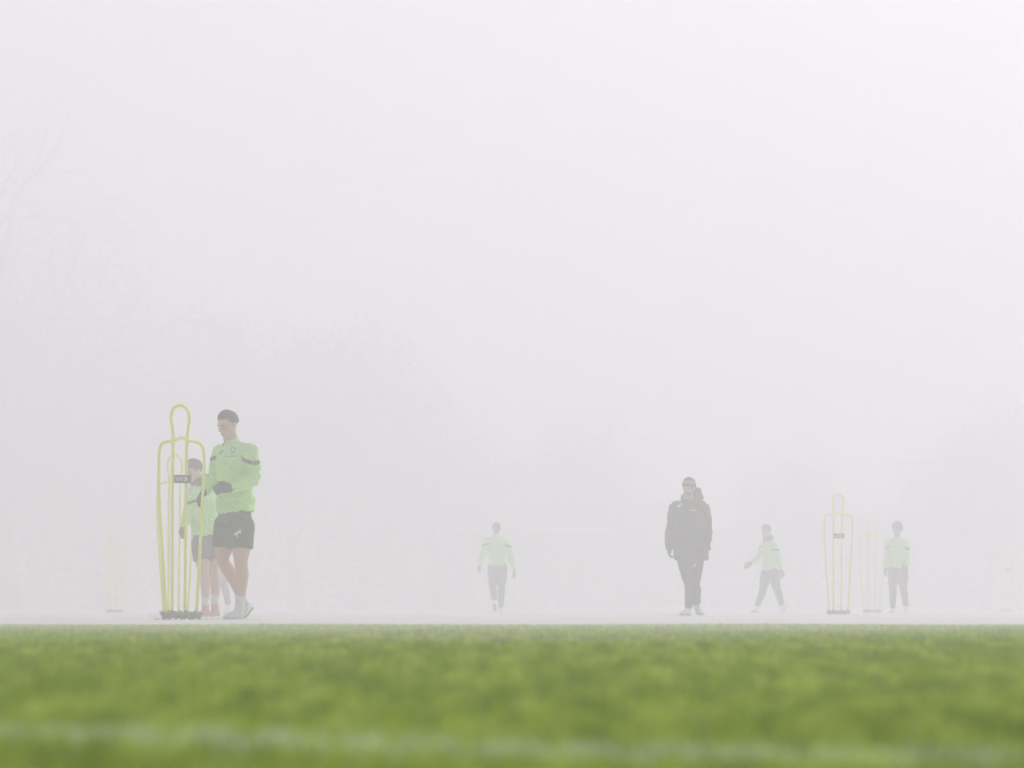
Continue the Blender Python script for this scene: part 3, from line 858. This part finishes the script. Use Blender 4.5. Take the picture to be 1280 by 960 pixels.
# ---- second player behind, head down, in front of the hidden one
s = 112.5
S = joints(258, s, {
    'head': (243, 588, -0.05), 'neck': (250.5, 606, 0.0), 'chest': (254, 626, 0.0), 'pelvis': (257.5, 668, 0.0), 'hem': (257.5, 667, 0.0),
    'sh_a': (242, 615, -0.12), 'el_a': (237, 640, -0.12), 'wr_a': (231.5, 657, -0.22),
    'sh_b': (264, 614, 0.14), 'el_b': (271, 636, 0.20), 'wr_b': (264, 652, 0.05),
    'kn_a': (255, 715, -0.15), 'an_a': (257.5, 757, -0.12), 'heel_a': (262, 770, -0.10), 'toe_a': (247, 770.5, -0.20),
    'kn_b': (266, 713, 0.05), 'an_b': (268, 755, 0.10), 'heel_b': (272.5, 769.5, 0.14), 'toe_b': (260, 770.5, 0.04)})
S.update(loc=at(258, F / s), head_dir=(-0.75, -0.5, -0.42), body_dir=(-0.8, -0.55, 0), skin=SKIN, top='shirt', bottom='shorts',
         voxel=0.008, boot=BOOT_R, sole_a=BOOT_R, sole_b=BOOT_R, snood=True, fold=1.6, hem_w=0.16, short_end=0.66, sock_a=.72, sock_b=.74,
         hand_a=(-0.15, -0.1, -1), label='player with head bowed in dark neck warmer and coral boots, half behind the nearest player', seed=3)
p2, c2 = person(S)

# ---- the hidden third player, one dark leg showing between the two
s = 66.0
S = joints(275, s, {
    'head': (277, 655, 0), 'neck': (276, 666, 0.0), 'chest': (276, 678, 0.0), 'pelvis': (276, 702, 0.0), 'hem': (276, 701, 0.0),
    'sh_a': (266, 672, -0.1), 'el_a': (265, 688, -0.1), 'wr_a': (267, 700, -0.18),
    'sh_b': (286, 672, 0.1), 'el_b': (285, 688, 0.14), 'wr_b': (281, 697, -0.05),
    'kn_a': (271, 730, -0.10), 'an_a': (268, 759, -0.08), 'heel_a': (269, 766, -0.04), 'toe_a': (265, 766.5, -0.24),
    'kn_b': (279.5, 729, 0.0), 'an_b': (285, 757, 0.10), 'heel_b': (287, 765, 0.14), 'toe_b': (281, 766.5, -0.02)})
S.update(loc=at(275, F / s), head_dir=(-0.5, -0.85, 0), body_dir=(-0.6, -0.8, 0), skin=SKIN_T, top='shirt', bottom='trousers', voxel=0.011,
         hk=1.1, label='farther player almost hidden behind the nearest one, only a dark trouser leg showing', seed=5)
person(S)

# ---- coach in the long black coat
s = 93.75
S = joints(861, s, {
    'head': (861, 609.5, -0.06), 'neck': (862, 626, 0.0), 'chest': (862, 646, 0.0), 'pelvis': (862, 686, 0.0), 'hem': (864, 700, 0.0),
    'sh_a': (845.5, 634, 0.05), 'el_a': (840, 662, 0.07), 'wr_a': (836.8, 683.5, -0.04),
    'sh_b': (878.5, 634, -0.05), 'el_b': (882.5, 663, 0.02), 'wr_b': (881.5, 686, -0.10),
    'kn_a': (862.5, 731, -0.10), 'an_a': (861, 760, 0.02), 'heel_a': (861.5, 768.5, 0.06), 'toe_a': (851.5, 768.8, -0.20),
    'kn_b': (868, 729, 0.10), 'an_b': (871.5, 756, 0.18), 'heel_b': (872.5, 766, 0.24), 'toe_b': (877.5, 768, 0.0)})
S.update(loc=at(861, F / s), head_dir=(-0.50, -0.86, -0.04), body_dir=(-0.25, -0.97, 0), skin=SKIN, top='coat', bottom='trousers', voxel=0.009,
         hair=False, beanie=True, beard=True, hood_side=1, hand_a=(-0.05, -0.25, -1), hand_b=(-0.1, -0.35, -1), hk=1.1,
         label='bearded coach in long black hooded coat, striped beanie and pale shoes, walking alone')
p4, c4 = person(S)
def px4(x, y): return (x - 861) / 93.75, (HOR + 9.375 - y) / 93.75
x, z = px4(849, 632); decal(c4['top'], 'logo', cat(0.07), x, z, WHITE, depth=0.004)
x, z = px4(866, 638); decal(c4['top'], 'badge_print', [rect(-0.045 + .024 * i, -0.009, -0.028 + .024 * i, 0.009) for i in range(4)], x, z, PRINT, depth=0.004)
x, z = px4(868, 707); decal(c4['bottom'], 'logo', cat(0.06), x, z, WHITE, depth=0.004)

# ---- player walking away in the middle
s = 61.6
S = joints(621, s, {
    'head': (620.5, 661, 0.05), 'neck': (620.8, 671, 0.0), 'chest': (621, 683, 0.0), 'pelvis': (622, 705, 0.0), 'hem': (622, 705.5, 0.0),
    'sh_a': (609.5, 676, 0), 'el_a': (602.5, 693, -0.02), 'wr_a': (599.3, 707, 0.10),
    'sh_b': (632.5, 677, 0), 'el_b': (638, 694, 0.02), 'wr_b': (642.5, 713, -0.10),
    'kn_a': (616, 733, 0.05), 'an_a': (618.5, 752, -0.22), 'heel_a': (618.5, 756, -0.30), 'toe_a': (618.3, 764, -0.12),
    'kn_b': (627, 733, 0.05), 'an_b': (626, 760.5, 0.02), 'heel_b': (625.8, 765.7, -0.04), 'toe_b': (627, 765.8, 0.20)})
S.update(loc=at(621, F / s), head_dir=(-0.1, 1, -0.1), body_dir=(0.05, 1, 0), skin=SKIN_T, top='shirt', bottom='trousers', voxel=0.011,
         hk=1.1, k=0.95, fold=1.2, hem_w=0.17, face=True, collar=False, sock_a=.80, hair_kw=dict(front=0.05, back=-0.05),
         label='player in mint green top seen from behind, walking away in mid pitch', seed=7)
person(S)

# ---- player striding to the left with an arm held out
s = 62.6
S = joints(961, s, {
    'head': (957.5, 663.5, -0.05), 'neck': (960, 675, 0.0), 'chest': (962.5, 687, 0.0), 'pelvis': (963, 711, 0.0), 'hem': (963, 711.5, 0.0),
    'sh_a': (955.5, 680.5, 0.15), 'el_a': (948, 697, 0.10), 'wr_a': (938.5, 704.5, -0.05),
    'sh_b': (967.5, 680.5, -0.15), 'el_b': (972, 697, -0.16), 'wr_b': (976, 712, -0.22),
    'kn_a': (954, 736, 0.08), 'an_a': (946, 759, 0.05), 'heel_a': (947.5, 765, 0.06), 'toe_a': (938.5, 764.5, 0.0),
    'kn_b': (970.5, 736, -0.08), 'an_b': (977, 757.5, -0.10), 'heel_b': (981.5, 758, -0.10), 'toe_b': (977, 766, -0.18)})
S.update(loc=at(961, F / s), head_dir=(-0.85, -0.5, -0.1), body_dir=(-0.82, -0.57, 0), skin=SKIN_T, top='shirt', bottom='trousers', voxel=0.011,
         hk=1.1, snood=True, snood_h=0.05, hem_w=0.16, hand_a=(-0.75, -0.2, -0.5), curl_a=0.3,
         label='player in dark neck warmer striding left with one gloved arm stretched out', seed=9)
person(S)

# ---- player at the right beside the mannequins
s = 63.2
S = joints(1122, s, {
    'head': (1121.3, 661.5, -0.05), 'neck': (1121.5, 672, 0.0), 'chest': (1122.5, 685, 0.0), 'pelvis': (1122.5, 709, 0.0), 'hem': (1120.5, 709, 0.0),
    'sh_a': (1112.3, 678.5, 0.05), 'el_a': (1110, 697, 0.08), 'wr_a': (1107, 712, -0.05),
    'sh_b': (1131.5, 678.5, -0.05), 'el_b': (1134.3, 697, -0.02), 'wr_b': (1132.5, 710, -0.20),
    'kn_a': (1115.5, 735, -0.10), 'an_a': (1116, 760.5, 0), 'heel_a': (1116.5, 765.9, 0.04), 'toe_a': (1113, 766, -0.18),
    'kn_b': (1129, 735, -0.02), 'an_b': (1133, 758.5, 0.10), 'heel_b': (1133.5, 764, 0.16), 'toe_b': (1132.5, 766, -0.06)})
S.update(loc=at(1122, F / s), head_dir=(-0.5, -0.85, -0.05), body_dir=(-0.3, -0.95, 0), skin=SKIN_D, top='shirt', bottom='trousers', voxel=0.011,
         hk=1.1, k=0.92, fold=1.2, hem_w=0.16, hair_kw=dict(top=(0.128, 0.108, 0.118), front=0.045, back=-0.07, thick=2.0, crest=0.02),
         label='dark haired player with full hair facing the camera, rightmost, beside the shorter mannequin', seed=11)
person(S)

# ------------------------------------------------------------------ the far goal
def build_goal():
    d0, d1 = 168.0, 173.9
    a = Vector(((584 - 640) / F * d0, d0, PITCH_Z)); b = Vector(((767 - 640) / F * d1, d1, PITCH_Z))
    root = empty('football_goal', (a + b) / 2, 'white football goal frame standing far off in the fog', 'goal')
    off = (a + b) / 2; a = a - off; b = b - off
    up = Vector((0, 0, 2.44)); bk = Vector((b - a)).cross(Vector((0, 0, 1))).normalized()
    if bk.y < 0: bk = -bk
    r = 0.06
    for p in (a, b):
        m = MB(); m.tube([p, p + up], r, 12); put('post', m.mesh('post'), GOALW, root)
        m = MB(); m.tube([p + up, p + up + bk * 1.0, p + bk * 2.0], 0.025, 8); m.tube([p + bk * 2.0, p], 0.025, 8)
        put('net_support', m.mesh('net_support'), GOALW, root)
    m = MB(); m.tube([a + up - (b - a).normalized() * r, b + up + (b - a).normalized() * r], r, 12); put('crossbar', m.mesh('crossbar'), GOALW, root)
    m = MB()
    n = 30
    for i in range(n + 1):
        p = lerp(a, b, i / n); m.tube([p + up, p + up + bk, p + bk * 2], 0.004, 3)
    for j in range(1, 12):
        t = j / 12
        m.tube([a + bk * (2 - t) + up * t, b + bk * (2 - t) + up * t], 0.004, 3)
    put('net', m.mesh('net'), GOALW, root)
build_goal()

# ------------------------------------------------------------------ bare trees behind
BARK = mat('dark_bark', (0.045, 0.038, 0.032), 0.9, 0.2, 0.4, 3, bump=0.5, bscale=8)
TWIG = mat('dark_twigs', (0.05, 0.04, 0.035), 0.9, 0.2, 0.3, 3)
LEAF = mat('winter_scrub', (0.035, 0.042, 0.022), 0.8, 0.2, 0.4, 0.8)

def tree_meshes(seed, H=18.0, levels=6, spread=0.55, fluff=0):
    rnd = random.Random(seed)
    trunk, crown = MB(), MB()
    def rv(a): return Vector((rnd.uniform(-a, a), rnd.uniform(-a, a), rnd.uniform(-a, a)))
    def branch(p, d, L, r, lv):
        n = 4 if lv < 3 else 3
        pts = [p]; q = p.copy(); dd = d.copy()
        for i in range(n):
            dd = (dd + rv(0.16 + 0.03 * lv) + Vector((0, 0, 0.05 if lv < 3 else -0.02 * lv))).normalized()
            q = q + dd * L / n; pts.append(q.copy())
        tgt = trunk if lv <= 1 else crown
        seg = 9 if lv == 0 else (6 if lv < 3 else 3)
        rings = [(pt, r * (1 - 0.55 * i / n), r * (1 - 0.55 * i / n)) for i, pt in enumerate(pts)]
        if lv == 0: rings[0] = (pts[0] - Vector((0, 0, .3)), r * 1.5, r * 1.5)
        tgt.loft(rings, seg, cap=lv < 2)
        if lv >= levels - 1:
            for _ in range(fluff):
                c = q + rv(0.5); a_, b_ = rv(0.22), rv(0.22)
                crown.add([c, c + a_, c + b_], [(0, 1, 2)])
        if lv >= levels: return
        kids = {0: 6, 1: 5, 2: 4, 3: 4, 4: 3, 5: 3}[lv]
        for k in range(kids):
            t = rnd.uniform(0.35 if lv else 0.4, 1.0) if k else 1.0
            i = min(n - 1, int(t * n)); base = lerp(pts[i], pts[i + 1], t * n - i if t < 1 else 1)
            ax = rv(1).normalized()
            dr = (pts[i + 1] - pts[i]).normalized()
            side = dr.cross(ax).normalized()
            ang = rnd.uniform(0.35, 1.05) * (0.5 if k == 0 else 1) * (spread / 0.55)
            nd = (dr * math.cos(ang) + side * math.sin(ang)).normalized()
            branch(base, nd, L * rnd.uniform(0.58, 0.80), r * (0.62 if k == 0 else rnd.uniform(0.35, 0.5)), lv + 1)
    branch(Vector((0, 0, 0)), Vector((0, 0, 1)), H * 0.34, H * 0.022, 0)
    return trunk.mesh('trunk'), crown.mesh('crown')

variants = [tree_meshes(11, 22), tree_meshes(4, 18, fluff=3), tree_meshes(23, 16, 6, 0.62, fluff=3)]
def place_tree(v, px, d, sc, rz, label):
    t = empty('bare_tree', at(px, d), label, 'tree', 'leafless trees beyond the pitch')
    t.scale = (sc,) * 3; t.rotation_euler = (0, 0, R(rz))
    tk, cr = variants[v]
    put('trunk', tk, BARK, t); put('crown', cr, TWIG, t)
place_tree(0, 10, 235, 0.98, 20, 'tallest bare tree, its branches reaching up the left edge of the picture')
place_tree(1, -60, 245, 1.05, 90, 'bare tree cut off by the left edge, behind the tallest tree')
place_tree(2, 120, 255, 0.85, 200, 'low bare tree above the lone pale mannequin at far left')
place_tree(1, 270, 240, 0.78, 310, 'bare tree rising in the fog behind the nearest player')
place_tree(2, 370, 232, 0.88, 60, 'rounded bare tree right of the nearest player, tallest of the middle clump')
place_tree(1, 450, 242, 0.76, 150, 'bare tree at the right shoulder of the middle clump')
place_tree(2, 545, 240, 0.55, 260, 'small bare tree left of the player walking away')
place_tree(1, 700, 250, 0.52, 30, 'faint bare tree between the walking player and the coach')
place_tree(2, 1010, 250, 0.50, 110, 'faint bare tree behind the tall mannequin on the right')
place_tree(1, 1230, 240, 0.55, 70, 'faint bare tree near the right edge of the picture')

def build_scrub():
    """dense belt of hedge and scrub closing the field"""
    rng = np.random.default_rng(3)
    V = []; Fc = []
    n = 0
    for i in range(60000):
        X = rng.uniform(-46, 46); Y = 252 + rng.uniform(0, 9) + 0.12 * abs(X)
        px = 640 + X / Y * F
        top = 4.6 + 1.6 * noise.noise(Vector((X * 0.16, 3.3, 0))) + 0.9 * noise.noise(Vector((X * 0.6, 7, 0)))
        top += 3.6 * max(0, min(1, (520 - px) / 330))
        z = top * rng.random() ** 0.8
        s = rng.uniform(0.15, 0.42)
        a = rng.normal(size=3); b = rng.normal(size=3)
        a /= np.linalg.norm(a); b /= np.linalg.norm(b)
        c = np.array([X, Y, PITCH_Z + z])
        V += [c, c + a * s, c + b * s]; Fc.append((n, n + 1, n + 2)); n += 3
    o = put('hedge', mesh_from('hedge', V, Fc), LEAF, smooth=False)
    tag(o, 'dark belt of hedge and scrub fading into fog along the far side', 'hedge', kind='stuff')
build_scrub()
